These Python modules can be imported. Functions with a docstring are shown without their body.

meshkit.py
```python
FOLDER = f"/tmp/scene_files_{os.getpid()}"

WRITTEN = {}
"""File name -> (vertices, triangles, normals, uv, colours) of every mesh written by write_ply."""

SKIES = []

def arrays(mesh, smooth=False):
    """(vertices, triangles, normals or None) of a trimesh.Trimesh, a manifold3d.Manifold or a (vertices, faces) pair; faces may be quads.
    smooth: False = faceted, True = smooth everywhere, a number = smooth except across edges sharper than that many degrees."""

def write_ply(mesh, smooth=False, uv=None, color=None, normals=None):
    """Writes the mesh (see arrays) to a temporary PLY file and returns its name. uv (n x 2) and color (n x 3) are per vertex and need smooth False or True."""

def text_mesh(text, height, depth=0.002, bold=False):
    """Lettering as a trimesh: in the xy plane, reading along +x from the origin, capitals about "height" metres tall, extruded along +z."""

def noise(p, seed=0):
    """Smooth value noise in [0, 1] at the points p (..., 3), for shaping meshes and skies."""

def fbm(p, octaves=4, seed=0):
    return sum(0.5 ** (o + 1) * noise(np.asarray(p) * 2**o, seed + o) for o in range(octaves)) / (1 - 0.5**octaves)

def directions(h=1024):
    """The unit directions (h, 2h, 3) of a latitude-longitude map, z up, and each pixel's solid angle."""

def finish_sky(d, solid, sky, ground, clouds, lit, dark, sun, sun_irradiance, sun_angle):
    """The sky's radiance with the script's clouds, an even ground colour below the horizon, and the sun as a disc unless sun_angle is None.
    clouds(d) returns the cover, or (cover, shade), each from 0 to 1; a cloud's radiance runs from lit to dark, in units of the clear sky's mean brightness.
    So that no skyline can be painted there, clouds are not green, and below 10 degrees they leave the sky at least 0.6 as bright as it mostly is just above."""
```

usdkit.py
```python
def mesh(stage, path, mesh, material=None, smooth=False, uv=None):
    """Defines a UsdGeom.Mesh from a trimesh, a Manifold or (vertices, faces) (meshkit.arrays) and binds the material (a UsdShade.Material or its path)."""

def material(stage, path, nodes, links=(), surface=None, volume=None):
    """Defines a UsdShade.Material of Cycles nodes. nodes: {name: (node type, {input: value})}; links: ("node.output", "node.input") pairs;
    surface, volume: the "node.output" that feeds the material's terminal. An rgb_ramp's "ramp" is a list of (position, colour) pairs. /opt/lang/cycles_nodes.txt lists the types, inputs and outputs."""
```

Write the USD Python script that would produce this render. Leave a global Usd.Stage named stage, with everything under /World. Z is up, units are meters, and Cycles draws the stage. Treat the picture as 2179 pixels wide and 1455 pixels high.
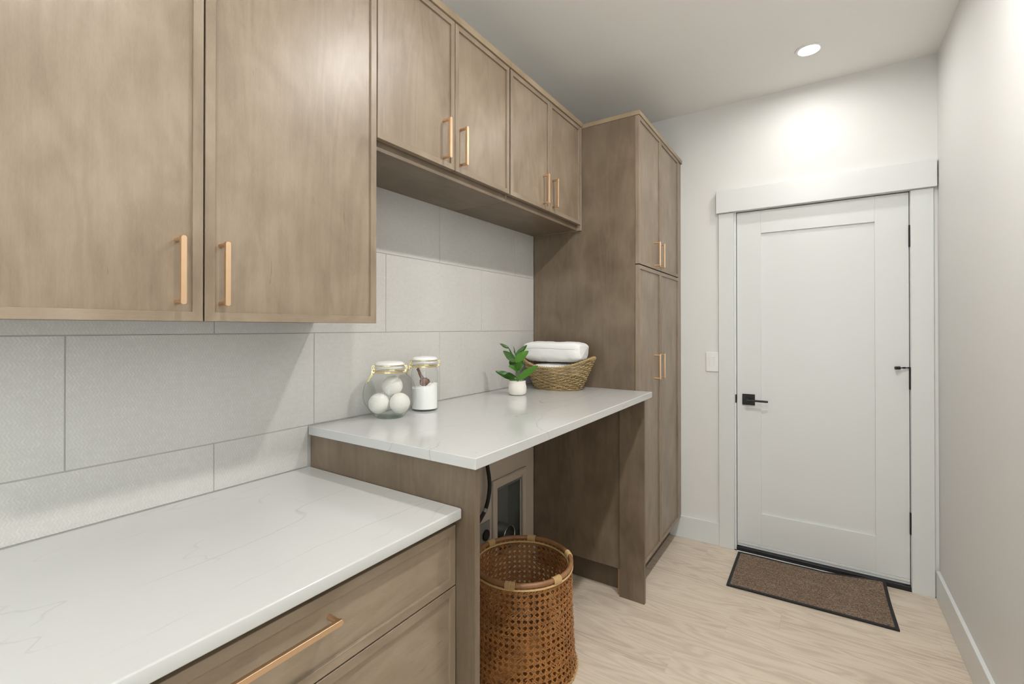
import math, random
import numpy as np, trimesh, usdkit, meshkit
from pxr import Usd, UsdGeom, UsdLux, Gf, Sdf
from shapely.geometry import Polygon, LineString

PI = math.pi
stage = Usd.Stage.CreateInMemory()
UsdGeom.SetStageUpAxis(stage, 'Z')
UsdGeom.SetStageMetersPerUnit(stage, 1.0)
UsdGeom.Xform.Define(stage, '/World')
UsdGeom.Scope.Define(stage, '/World/Looks')

# ------------------------------------------------------------------ camera, light, exposure
F_PX, CY_PX, YAW, PITCH = 988.94, 693.54, 33.529, 0.2849
CAM = (1.3621, 0.0, 1.3546)
EXPOSURE = 0.07
LAMP = (205.0, 880.0, 640.0, 760.0)   # radiance of the downlights' lenses, from the door backwards
SKY_FILL = 1.2                          # even dome added as fill, let in through the two added windows
LAMP_Y = (2.745, 1.545, 0.38, -0.80)  # the last lamp is added out of view, for more fill
LAMP_X = 1.32
LAMP_COLOR = (1.0, 0.975, 0.945)
dome = UsdLux.DomeLight.Define(stage, '/World/sky')
dome.CreateIntensityAttr(SKY_FILL)
dome.CreateColorAttr(Gf.Vec3f(0.95, 1.0, 1.03))
cam = UsdGeom.Camera.Define(stage, '/World/camera')
ya, pa = math.radians(YAW), math.radians(PITCH)
fw = (-math.sin(ya) * math.cos(pa), math.cos(ya) * math.cos(pa), math.sin(pa))
rt = (math.cos(ya), math.sin(ya), 0.0)
up = tuple(np.cross(rt, fw))
cam.AddTransformOp().Set(Gf.Matrix4d(*rt, 0, *up, 0, -fw[0], -fw[1], -fw[2], 0, *CAM, 1))
cam.CreateHorizontalApertureAttr(36.0)
cam.CreateVerticalApertureAttr(36.0 * 1455 / 2179)
cam.CreateFocalLengthAttr(36.0 * F_PX / 2179)
cam.CreateVerticalApertureOffsetAttr((CY_PX - 727.5) / 2179 * 36.0)
cam.CreateClippingRangeAttr(Gf.Vec2f(0.02, 100))
cam.CreateExposureAttr(EXPOSURE)

W, D, H, Y0 = 1.859, 3.14, 2.745, -2.4     # right wall, door wall, ceiling, wall behind the camera

# ------------------------------------------------------------------ naming helpers
taken = {}
def numbered(path):
    n = taken.get(path, 0)
    taken[path] = n + 1
    return path if n == 0 else f'{path}_{n:03d}'

def tag(o, label=None, cat=None, group=None, kind=None):
    p = o.GetPrim() if hasattr(o, 'GetPrim') else o
    for k, v in (('label', label), ('category', cat), ('group', group), ('kind', kind)):
        if v:
            p.SetCustomDataByKey(k, v)
    return p

def under(parent):
    return '/World' if parent is None else str(parent.GetPath())

def obj(name, mesh, mat, parent=None, smooth=False, **kw):
    m = usdkit.mesh(stage, numbered(f'{under(parent)}/{name}'), mesh, M[mat], smooth=smooth)
    return tag(m, **kw)

def holder(name, parent=None, loc=None, rotz=0, **kw):
    x = UsdGeom.Xform.Define(stage, numbered(f'{under(parent)}/{name}'))
    if loc is not None:
        x.AddTranslateOp().Set(Gf.Vec3d(*loc))
    if rotz:
        x.AddRotateZOp().Set(rotz)
    return tag(x, **kw)

# ------------------------------------------------------------------ shape helpers
def hull(p):
    return trimesh.convex.convex_hull(np.asarray(p, float))

def bx(x0, x1, y0, y1, z0, z1, b=0.001):
    b = min(b, 0.45 * min(x1 - x0, y1 - y0, z1 - z0))
    if b <= 0:
        m = trimesh.creation.box((x1 - x0, y1 - y0, z1 - z0))
        m.apply_translation(((x0 + x1) / 2, (y0 + y1) / 2, (z0 + z1) / 2))
        return m
    p = []
    for i in (0, 1):
        for j in (0, 1):
            for k in (0, 1):
                c = np.array([(x0, x1)[i], (y0, y1)[j], (z0, z1)[k]], float)
                s = np.array([(1, -1)[i], (1, -1)[j], (1, -1)[k]]) * b
                p += [c + s * (0, 1, 1), c + s * (1, 0, 1), c + s * (1, 1, 0)]
    return hull(p)

def cat(ms):
    return trimesh.util.concatenate([m if isinstance(m, trimesh.Trimesh) else trimesh.Trimesh(*m, process=False) for m in ms])

def tube(pts, r, sides=8, closed=False, flat=1.0, caps=True, ref=None):
    """Swept tube; r scalar or per point; flat squeezes the section along the second axis."""
    p = np.asarray(pts, float)
    n = len(p)
    t = (np.roll(p, -1, 0) - np.roll(p, 1, 0)) if closed else np.gradient(p, axis=0)
    t /= np.linalg.norm(t, axis=1, keepdims=True) + 1e-12
    if ref is not None:
        a = np.broadcast_to(np.asarray(ref, float), p.shape)
        a = a - (a * t).sum(1, keepdims=True) * t
        a /= np.linalg.norm(a, axis=1, keepdims=True) + 1e-12
    else:
        a = np.zeros_like(p)
        v = np.cross(t[0], [0, 0, 1.0])
        if np.linalg.norm(v) < 0.1:
            v = np.cross(t[0], [1.0, 0, 0])
        a[0] = v / np.linalg.norm(v)
        for i in range(1, n):
            v = a[i - 1] - a[i - 1].dot(t[i]) * t[i]
            a[i] = v / (np.linalg.norm(v) + 1e-12)
    b = np.cross(t, a)
    ang = np.arange(sides) * 2 * PI / sides + PI / sides
    rr = np.broadcast_to(r, (n,))[:, None, None]
    v = p[:, None] + rr * (flat * np.cos(ang)[None, :, None] * a[:, None] + np.sin(ang)[None, :, None] * b[:, None])
    v = v.reshape(-1, 3)
    m = n if closed else n - 1
    i, j = np.meshgrid(np.arange(m), np.arange(sides), indexing='ij')
    i2, j2 = (i + 1) % n, (j + 1) % sides
    q = np.stack([i * sides + j, i * sides + j2, i2 * sides + j2, i2 * sides + j], -1).reshape(-1, 4)
    f = np.vstack([q[:, [0, 1, 2]], q[:, [0, 2, 3]]])
    if caps and not closed:
        c = np.arange(1, sides - 1)
        f = np.vstack([f, np.stack([0 * c, c + 1, c], 1), (n - 1) * sides + np.stack([0 * c, c, c + 1], 1)])
    return trimesh.Trimesh(v, f, process=False)

def lathe(prof, n=48, at=(0, 0, 0)):
    """Closed or open (r, z) profile turned round z."""
    p = np.asarray(prof, float)
    a = np.arange(n) * 2 * PI / n
    v = np.stack([p[:, None, 0] * np.cos(a), p[:, None, 0] * np.sin(a), np.broadcast_to(p[:, None, 1], (len(p), n))], -1).reshape(-1, 3)
    i, j = np.meshgrid(np.arange(len(p) - 1), np.arange(n), indexing='ij')
    j2 = (j + 1) % n
    q = np.stack([i * n + j, i * n + j2, (i + 1) * n + j2, (i + 1) * n + j], -1).reshape(-1, 4)
    m = trimesh.Trimesh(v + np.asarray(at), np.vstack([q[:, [0, 1, 2]], q[:, [0, 2, 3]]]), process=False)
    m.merge_vertices()
    m.update_faces(m.nondegenerate_faces())
    return m

def curve(pts, n=24):
    """Catmull-Rom through the points."""
    p = np.asarray(pts, float)
    p = np.vstack([2 * p[0] - p[1], p, 2 * p[-1] - p[-2]])
    out = []
    k = len(p) - 3
    for i in range(k):
        t = np.linspace(0, 1, max(2, n // k), endpoint=False)[:, None]
        a, b, c, d = p[i:i + 4]
        out.append(0.5 * (2 * b + (c - a) * t + (2 * a - 5 * b + 4 * c - d) * t ** 2 + (3 * b - a - 3 * c + d) * t ** 3))
    return np.vstack(out + [p[-2:-1]])

def grid(P):
    """Open sheet of points (n, m, 3)."""
    n, m = P.shape[:2]
    i, j = np.meshgrid(np.arange(n - 1), np.arange(m - 1), indexing='ij')
    q = np.stack([i * m + j, i * m + j + 1, (i + 1) * m + j + 1, (i + 1) * m + j], -1).reshape(-1, 4)
    return trimesh.Trimesh(P.reshape(-1, 3), np.vstack([q[:, [0, 1, 2]], q[:, [0, 2, 3]]]), process=False)

# ------------------------------------------------------------------ materials
M = {}
def mat(name, nodes, links=(), surface='p.BSDF'):
    M[name] = usdkit.material(stage, f'/World/Looks/{name}', nodes, links, surface=surface)

def plain(name, color, rough=0.5, metal=0.0, **kw):
    mat(name, {'p': ('principled_bsdf', dict(base_color=color, roughness=rough, metallic=metal, **kw))})

def math_(op, a=None, b=None, c=None, clamp=False):
    d = dict(math_type=op)
    for k, v in (('value1', a), ('value2', b), ('value3', c)):
        if v is not None:
            d[k] = v
    if clamp:
        d['use_clamp'] = True
    return ('math', d)

def wood(name, axis, dark, mid, light, rough=0.36, blotch=1.0, streak=1.0, figure=1.0):
    """Stained maple: blotchy tone, fine streaks and wavy figure along the axis; each mesh has its own offset."""
    ax = 'xyz'.index(axis)
    def sc(across, along):
        s = [across] * 3
        s[ax] = along
        return tuple(s)
    nodes = {
        'g': ('geometry', {}), 'o': ('object_info', {}),
        'off': ('vector_math', dict(math_type='scale', vector1=(7.3, 5.1, 3.7))),
        'pos': ('vector_math', dict(math_type='add')),
        'm1': ('mapping', dict(mapping_type='point', scale=sc(150, 5))),
        'n1': ('noise_texture', dict(scale=1.0, detail=4, roughness=0.6)),
        'm2': ('mapping', dict(mapping_type='point', scale=sc(6.5, 4.2))),
        'n2': ('noise_texture', dict(scale=1.0, detail=4, roughness=0.55, distortion=0.4)),
        'm3': ('mapping', dict(mapping_type='point', scale=sc(7, 1.5))),
        'n3': ('noise_texture', dict(scale=1.0, detail=3, roughness=0.5, distortion=0.6)),
        'k3': math_('multiply', b=46.0), 's3': math_('sine'),
        'm4': ('mapping', dict(mapping_type='point', scale=sc(420, 90))),
        'n4': ('noise_texture', dict(scale=1.0, detail=2, roughness=0.6)),
        'a1': math_('multiply_add', b=0.22 * streak, c=0.5 - 0.11 * streak),
        'a2': math_('multiply_add', b=1.05 * blotch), 'a2b': math_('subtract', b=0.525 * blotch),
        'a3': math_('multiply_add', b=0.055 * figure),
        'a4': math_('multiply_add', b=0.22), 'a4b': math_('subtract', b=0.11),
        'r': ('rgb_ramp', dict(ramp=[(0.12, dark), (0.5, mid), (0.88, light)])),
        'b': ('bump', dict(strength=0.04, distance=0.001)),
        'm5': ('mapping', dict(mapping_type='point', scale=sc(75, 11))),
        'n5': ('noise_texture', dict(scale=1.0, detail=3, roughness=0.55, distortion=0.8)),
        'f5': ('map_range', dict(from_min=0.715, from_max=0.77, to_min=0.0, to_max=0.55, clamp=True)),
        'mx': ('mix', dict(color2=(0.17, 0.085, 0.035))),
        'p': ('principled_bsdf', dict(roughness=rough, specular_ior_level=0.55)),
    }
    links = [('o.random', 'off.scale'), ('g.position', 'pos.vector1'), ('off.vector', 'pos.vector2')]
    for k in '12345':
        links += [('pos.vector', f'm{k}.vector'), (f'm{k}.vector', f'n{k}.vector')]
    links += [('n1.fac', 'a1.value1'), ('n2.fac', 'a2.value1'), ('a1.value', 'a2.value3'), ('a2.value', 'a2b.value1'),
              ('n3.fac', 'k3.value1'), ('k3.value', 's3.value1'), ('s3.value', 'a3.value1'), ('a2b.value', 'a3.value3'),
              ('n4.fac', 'a4.value1'), ('a3.value', 'a4.value3'), ('a4.value', 'a4b.value1'), ('a4b.value', 'r.fac'),
              ('n5.fac', 'f5.value'), ('f5.result', 'mx.fac'), ('r.color', 'mx.color1'), ('mx.color', 'p.base_color'), ('n1.fac', 'b.height'), ('b.normal', 'p.normal')]
    mat(name, nodes, links)

WD, WM, WL = (0.176, 0.126, 0.085), (0.262, 0.200, 0.140), (0.345, 0.275, 0.206)
for a in 'xyz':
    wood('wood_' + a, a, WD, WM, WL)
for a in 'yz':                                       # plywood sides and carcases: door stain darkened, their shade put into the colour
    wood('shaded_wood_' + a, a, (0.108, 0.075, 0.047), (0.166, 0.122, 0.081), (0.222, 0.170, 0.120), rough=0.42, blotch=1.15)
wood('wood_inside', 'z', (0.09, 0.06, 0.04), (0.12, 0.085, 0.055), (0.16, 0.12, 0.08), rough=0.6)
wood('raw_edge', 'z', (0.30, 0.15, 0.07), (0.40, 0.21, 0.10), (0.5, 0.28, 0.14), rough=0.7)
wood('trim_wood_y', 'y', (0.25, 0.18, 0.11), (0.33, 0.25, 0.16), (0.41, 0.32, 0.22), rough=0.4)
wood('trim_wood_x', 'x', (0.25, 0.18, 0.11), (0.33, 0.25, 0.16), (0.41, 0.32, 0.22), rough=0.4)

def paint(name, color, rough, bump=0.06, scale=260):
    mat(name, {'g': ('geometry', {}), 'n': ('noise_texture', dict(scale=scale, detail=2)), 'n2': ('noise_texture', dict(scale=38.0, detail=2)),
               'a': math_('add'), 'b': ('bump', dict(strength=bump, distance=0.002)),
               'p': ('principled_bsdf', dict(base_color=color, roughness=rough))},
        [('g.position', 'n.vector'), ('g.position', 'n2.vector'), ('n.fac', 'a.value1'), ('n2.fac', 'a.value2'), ('a.value', 'b.height'), ('b.normal', 'p.normal')])

paint('wall_paint', (0.785, 0.785, 0.77), 0.55)
paint('ceiling_paint', (0.89, 0.875, 0.85), 0.8, 0.1)
paint('trim_paint', (0.755, 0.775, 0.77), 0.32, 0.015)
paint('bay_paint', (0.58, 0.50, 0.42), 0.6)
for i_, l_ in enumerate(LAMP):
    plain(f'lens_{i_}', (0.9, 0.9, 0.9), 0.5, emission_color=LAMP_COLOR, emission_strength=l_)
plain('light_trim', (0.85, 0.84, 0.82), 0.4)
plain('grout', (0.42, 0.41, 0.39), 0.9)
plain('black_metal', (0.012, 0.012, 0.012), 0.42, 0.0)
plain('black_rubber', (0.008, 0.008, 0.009), 0.55)
plain('dark_gap', (0.02, 0.015, 0.012), 0.9)
plain('white_plastic', (0.88, 0.88, 0.87), 0.25)
plain('brass', (0.80, 0.56, 0.36), 0.34, 1.0)
plain('gold_wire', (0.85, 0.70, 0.36), 0.2, 1.0)
plain('steel', (0.30, 0.31, 0.295), 0.42, 0.55)
plain('duct_metal', (0.55, 0.56, 0.55), 0.25, 1.0)
plain('ceramic_lid', (0.86, 0.86, 0.85), 0.25)
plain('gasket', (0.75, 0.77, 0.76), 0.4, transmission_weight=0.0)
plain('pot_glaze', (0.80, 0.765, 0.70), 0.8)
plain('soil', (0.05, 0.035, 0.025), 0.95)
plain('scoop_wood', (0.16, 0.075, 0.05), 0.5)
plain('powder', (0.90, 0.895, 0.88), 0.95)

# glass of the jars: clear, mirror-like at grazing angles, a little green and darker where one looks along the wall
def clear_glass(name, tints, refl):
    mat(name, {'w': ('layer_weight', dict(blend=0.5)), 'c': ('rgb_ramp', dict(ramp=tints)), 'k': ('rgb_ramp', dict(ramp=[(p, (v, v, v)) for p, v in refl])),
               't': ('transparent_bsdf', {}), 'g': ('glossy_bsdf', dict(color=(1, 1, 1), roughness=0.02)), 'x': ('mix_closure', {})},
        [('w.facing', 'c.fac'), ('w.facing', 'k.fac'), ('c.color', 't.color'), ('k.color', 'x.fac'), ('t.BSDF', 'x.closure1'), ('g.BSDF', 'x.closure2')], surface='x.closure')
clear_glass('jar_glass', [(0.0, (0.985, 0.99, 0.987)), (0.7, (0.955, 0.968, 0.96)), (0.84, (0.82, 0.86, 0.84)), (0.94, (0.48, 0.53, 0.50)), (1.0, (0.22, 0.26, 0.24))], [(0.0, 0.04), (0.5, 0.05), (0.75, 0.12), (0.9, 0.28), (1.0, 0.7)])
clear_glass('base_glass', [(0.0, (0.93, 0.965, 0.945)), (0.7, (0.86, 0.92, 0.885)), (1.0, (0.50, 0.62, 0.55))], [(0.0, 0.04), (0.6, 0.07), (0.9, 0.25), (1.0, 0.6)])
clear_glass('pane_glass', [(0.0, (0.97, 0.98, 0.97)), (1.0, (0.8, 0.85, 0.82))], [(0.0, 0.04), (0.6, 0.07), (1.0, 0.8)])

# porcelain tile with a fine woven chevron
mat('tile', {
    'g': ('geometry', {}), 'o': ('object_info', {}), 's': ('separate_xyz', {}),
    'nz': ('noise_texture', dict(scale=22.0, detail=3)), 'nza': math_('multiply_add', b=0.35, c=-0.17),
    'zr': math_('multiply_add', b=1 / 0.0165), 'zf': math_('fraction'), 'z5': math_('subtract', b=0.5), 'za': math_('absolute'),
    'zt': math_('multiply', b=1.5), 'ys': math_('multiply_add', b=1 / 0.0070), 'yf': math_('fraction'), 'y5': math_('subtract', b=0.5), 'yab': math_('absolute'),
    'line': ('map_range', dict(from_min=0.10, from_max=0.36, to_min=0.0, to_max=1.0, clamp=True)),
    'nm': ('noise_texture', dict(scale=70.0, detail=3, roughness=0.65)), 'mm': ('map_range', dict(from_min=0.35, from_max=0.65, clamp=True)),
    'msk': math_('multiply'),
    'lin': ('mapping', dict(mapping_type='point', scale=(1, 18, 260))), 'nl': ('noise_texture', dict(scale=1.0, detail=3, roughness=0.6)),
    'cl': ('noise_texture', dict(scale=3.2, detail=4, roughness=0.55)), 'fn': ('noise_texture', dict(scale=420.0, detail=2)),
    'q1': math_('multiply_add', b=0.25, c=0.05), 'q2': math_('multiply_add', b=0.30), 'q3': math_('multiply_add', b=0.42), 'q4': math_('multiply_add', b=0.28),
    'q5': math_('multiply_add', b=0.05),
    'r': ('rgb_ramp', dict(ramp=[(0.25, (0.47, 0.455, 0.43)), (0.62, (0.565, 0.55, 0.525)), (1.0, (0.655, 0.64, 0.61))])),
    'b': ('bump', dict(strength=0.22, distance=0.0008)), 'p': ('principled_bsdf', dict(roughness=0.42))},
    [('g.position', 's.vector'), ('g.position', 'nz.vector'), ('nz.fac', 'nza.value1'), ('s.z', 'zr.value1'), ('nza.value', 'zr.value3'), ('zr.value', 'zf.value1'),
     ('zf.value', 'z5.value1'), ('z5.value', 'za.value1'), ('za.value', 'zt.value1'), ('s.y', 'ys.value1'), ('zt.value', 'ys.value3'), ('ys.value', 'yf.value1'),
     ('yf.value', 'y5.value1'), ('y5.value', 'yab.value1'), ('yab.value', 'line.value'), ('g.position', 'nm.vector'), ('nm.fac', 'mm.value'), ('line.result', 'msk.value1'),
     ('mm.result', 'msk.value2'), ('g.position', 'lin.vector'), ('lin.vector', 'nl.vector'), ('g.position', 'cl.vector'), ('g.position', 'fn.vector'),
     ('msk.value', 'q1.value1'), ('nl.fac', 'q2.value1'), ('q1.value', 'q2.value3'), ('cl.fac', 'q3.value1'), ('q2.value', 'q3.value3'), ('fn.fac', 'q4.value1'),
     ('q3.value', 'q4.value3'), ('o.random', 'q5.value1'), ('q4.value', 'q5.value3'), ('q5.value', 'r.fac'), ('r.color', 'p.base_color'), ('msk.value', 'b.height'), ('b.normal', 'p.normal')])

# white quartz with sparse grey veins
mat('quartz', {
    'g': ('geometry', {}), 'm': ('mapping', dict(mapping_type='point', rotation=(0, 0, 0.22), scale=(2.9, 0.85, 2.0), location=(3.1, 1.7, 0.4))),
    'wn': ('noise_texture', dict(scale=3.0, detail=5, roughness=0.6)), 'ws': ('vector_math', dict(math_type='scale', scale=0.15)), 'wa': ('vector_math', dict(math_type='add')),
    'n': ('noise_texture', dict(scale=1.0, detail=2, roughness=0.35)), 'd': math_('subtract', b=0.5), 'ab': math_('absolute'),
    'v': ('map_range', dict(from_min=0.0, from_max=0.0026, to_min=1.0, to_max=0.0, clamp=True)),
    'k': ('noise_texture', dict(scale=5.0, detail=2)), 'km': ('map_range', dict(from_min=0.36, from_max=0.56, to_min=0.0, to_max=1.0, clamp=True)), 'vm': math_('multiply'),
    'm2': ('mapping', dict(mapping_type='point', rotation=(0, 0, 0.3), scale=(7.5, 2.4, 4.0), location=(0.3, 8.1, 2.2))), 'wa2': ('vector_math', dict(math_type='add')),
    'n2': ('noise_texture', dict(scale=1.0, detail=2, roughness=0.4)), 'd2': math_('subtract', b=0.5), 'ab2': math_('absolute'),
    'v2': ('map_range', dict(from_min=0.0, from_max=0.006, to_min=0.5, to_max=0.0, clamp=True)),
    'k2': ('noise_texture', dict(scale=7.0, detail=2)), 'km2': ('map_range', dict(from_min=0.46, from_max=0.62, clamp=True)), 'vm2': math_('multiply'),
    'add': math_('maximum'), 'cl': ('noise_texture', dict(scale=3.0, detail=5)), 'cm': ('mix', dict(color1=(0.53, 0.53, 0.52), color2=(0.585, 0.585, 0.573))),
    'fm': math_('multiply', b=0.62), 'c': ('mix', dict(color2=(0.36, 0.36, 0.35))), 'p': ('principled_bsdf', dict(roughness=0.13, specular_ior_level=0.5))},
    [('g.position', 'm.vector'), ('g.position', 'wn.vector'), ('wn.color', 'ws.vector1'), ('m.vector', 'wa.vector1'), ('ws.vector', 'wa.vector2'), ('wa.vector', 'n.vector'),
     ('n.fac', 'd.value1'), ('d.value', 'ab.value1'), ('ab.value', 'v.value'), ('g.position', 'k.vector'), ('k.fac', 'km.value'), ('v.result', 'vm.value1'), ('km.result', 'vm.value2'),
     ('g.position', 'm2.vector'), ('m2.vector', 'wa2.vector1'), ('ws.vector', 'wa2.vector2'), ('wa2.vector', 'n2.vector'), ('n2.fac', 'd2.value1'), ('d2.value', 'ab2.value1'), ('ab2.value', 'v2.value'),
     ('g.position', 'k2.vector'), ('k2.fac', 'km2.value'), ('v2.result', 'vm2.value1'), ('km2.result', 'vm2.value2'), ('vm.value', 'add.value1'), ('vm2.value', 'add.value2'),
     ('g.position', 'cl.vector'), ('cl.fac', 'cm.fac'), ('cm.color', 'c.color1'), ('add.value', 'fm.value1'), ('fm.value', 'c.fac'), ('c.color', 'p.base_color')])

# light oak planks with cerused grain running along x
mat('plank', {
    'g': ('geometry', {}), 'o': ('object_info', {}), 'off': ('vector_math', dict(math_type='scale', vector1=(31.0, 17.0, 9.0))), 'pos': ('vector_math', dict(math_type='add')),
    'm1': ('mapping', dict(mapping_type='point', scale=(1.3, 8.5, 1))), 'n1': ('noise_texture', dict(scale=1.0, detail=2, roughness=0.4, distortion=0.25)), 'k1': math_('multiply', b=95.0), 's1': math_('sine'),
    'm2': ('mapping', dict(mapping_type='point', scale=(7, 330, 1))), 'n2': ('noise_texture', dict(scale=1.0, detail=4, roughness=0.65)),
    'm3': ('mapping', dict(mapping_type='point', scale=(1.6, 9, 1))), 'n3': ('noise_texture', dict(scale=1.0, detail=4, roughness=0.6)),
    'a1': math_('multiply_add', b=0.10, c=0.02), 'a2': math_('multiply_add', b=0.62), 'a3': math_('multiply_add', b=0.70), 'a4': math_('multiply_add', b=0.09), 'a5': math_('subtract', b=0.21),
    'r': ('rgb_ramp', dict(ramp=[(0.22, (0.52, 0.425, 0.335)), (0.5, (0.69, 0.59, 0.475)), (0.8, (0.79, 0.695, 0.58))])),
    'b': ('bump', dict(strength=0.10, distance=0.001)), 'p': ('principled_bsdf', dict(roughness=0.5))},
    [('o.random', 'off.scale'), ('g.position', 'pos.vector1'), ('off.vector', 'pos.vector2')] +
    [(f'pos.vector', f'm{k}.vector') for k in '123'] + [(f'm{k}.vector', f'n{k}.vector') for k in '123'] +
    [('n1.fac', 'k1.value1'), ('k1.value', 's1.value1'), ('s1.value', 'a1.value1'), ('n2.fac', 'a2.value1'), ('a1.value', 'a2.value3'), ('n3.fac', 'a3.value1'), ('a2.value', 'a3.value3'),
     ('o.random', 'a4.value1'), ('a3.value', 'a4.value3'), ('a4.value', 'a5.value1'), ('a5.value', 'r.fac'), ('r.color', 'p.base_color'), ('n2.fac', 'b.height'), ('b.normal', 'p.normal')])

# cane, seagrass: every strand its own tone
def strands(name, ramp, rough, nscale=120):
    mat(name, {'g': ('geometry', {}), 'n': ('noise_texture', dict(scale=nscale, detail=3)), 'n2': ('noise_texture', dict(scale=14.0, detail=2)),
               'a': math_('multiply_add', b=0.55), 'a2': math_('multiply_add', b=0.6), 'a3': math_('multiply_add', b=0.5, c=-0.32),
               'r': ('rgb_ramp', dict(ramp=ramp)), 'p': ('principled_bsdf', dict(roughness=rough))},
        [('g.position', 'n.vector'), ('g.position', 'n2.vector'), ('n2.fac', 'a3.value1'), ('g.random_per_island', 'a.value1'), ('a3.value', 'a.value3'), ('n.fac', 'a2.value1'), ('a.value', 'a2.value3'),
         ('a2.value', 'r.fac'), ('r.color', 'p.base_color')])
strands('cane', [(0.0, (0.22, 0.085, 0.025)), (0.35, (0.46, 0.205, 0.06)), (0.65, (0.62, 0.33, 0.12)), (1.0, (0.82, 0.57, 0.31))], 0.42)
strands('rattan_rim', [(0.0, (0.24, 0.11, 0.045)), (0.6, (0.42, 0.22, 0.10)), (1.0, (0.56, 0.34, 0.18))], 0.35, 40)
strands('binding_cane', [(0.0, (0.55, 0.35, 0.15)), (0.6, (0.72, 0.50, 0.25)), (1.0, (0.82, 0.63, 0.38))], 0.45)
strands('seagrass', [(0.0, (0.22, 0.14, 0.06)), (0.35, (0.48, 0.35, 0.17)), (0.65, (0.66, 0.53, 0.32)), (1.0, (0.84, 0.77, 0.64))], 0.6, 260)

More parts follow.
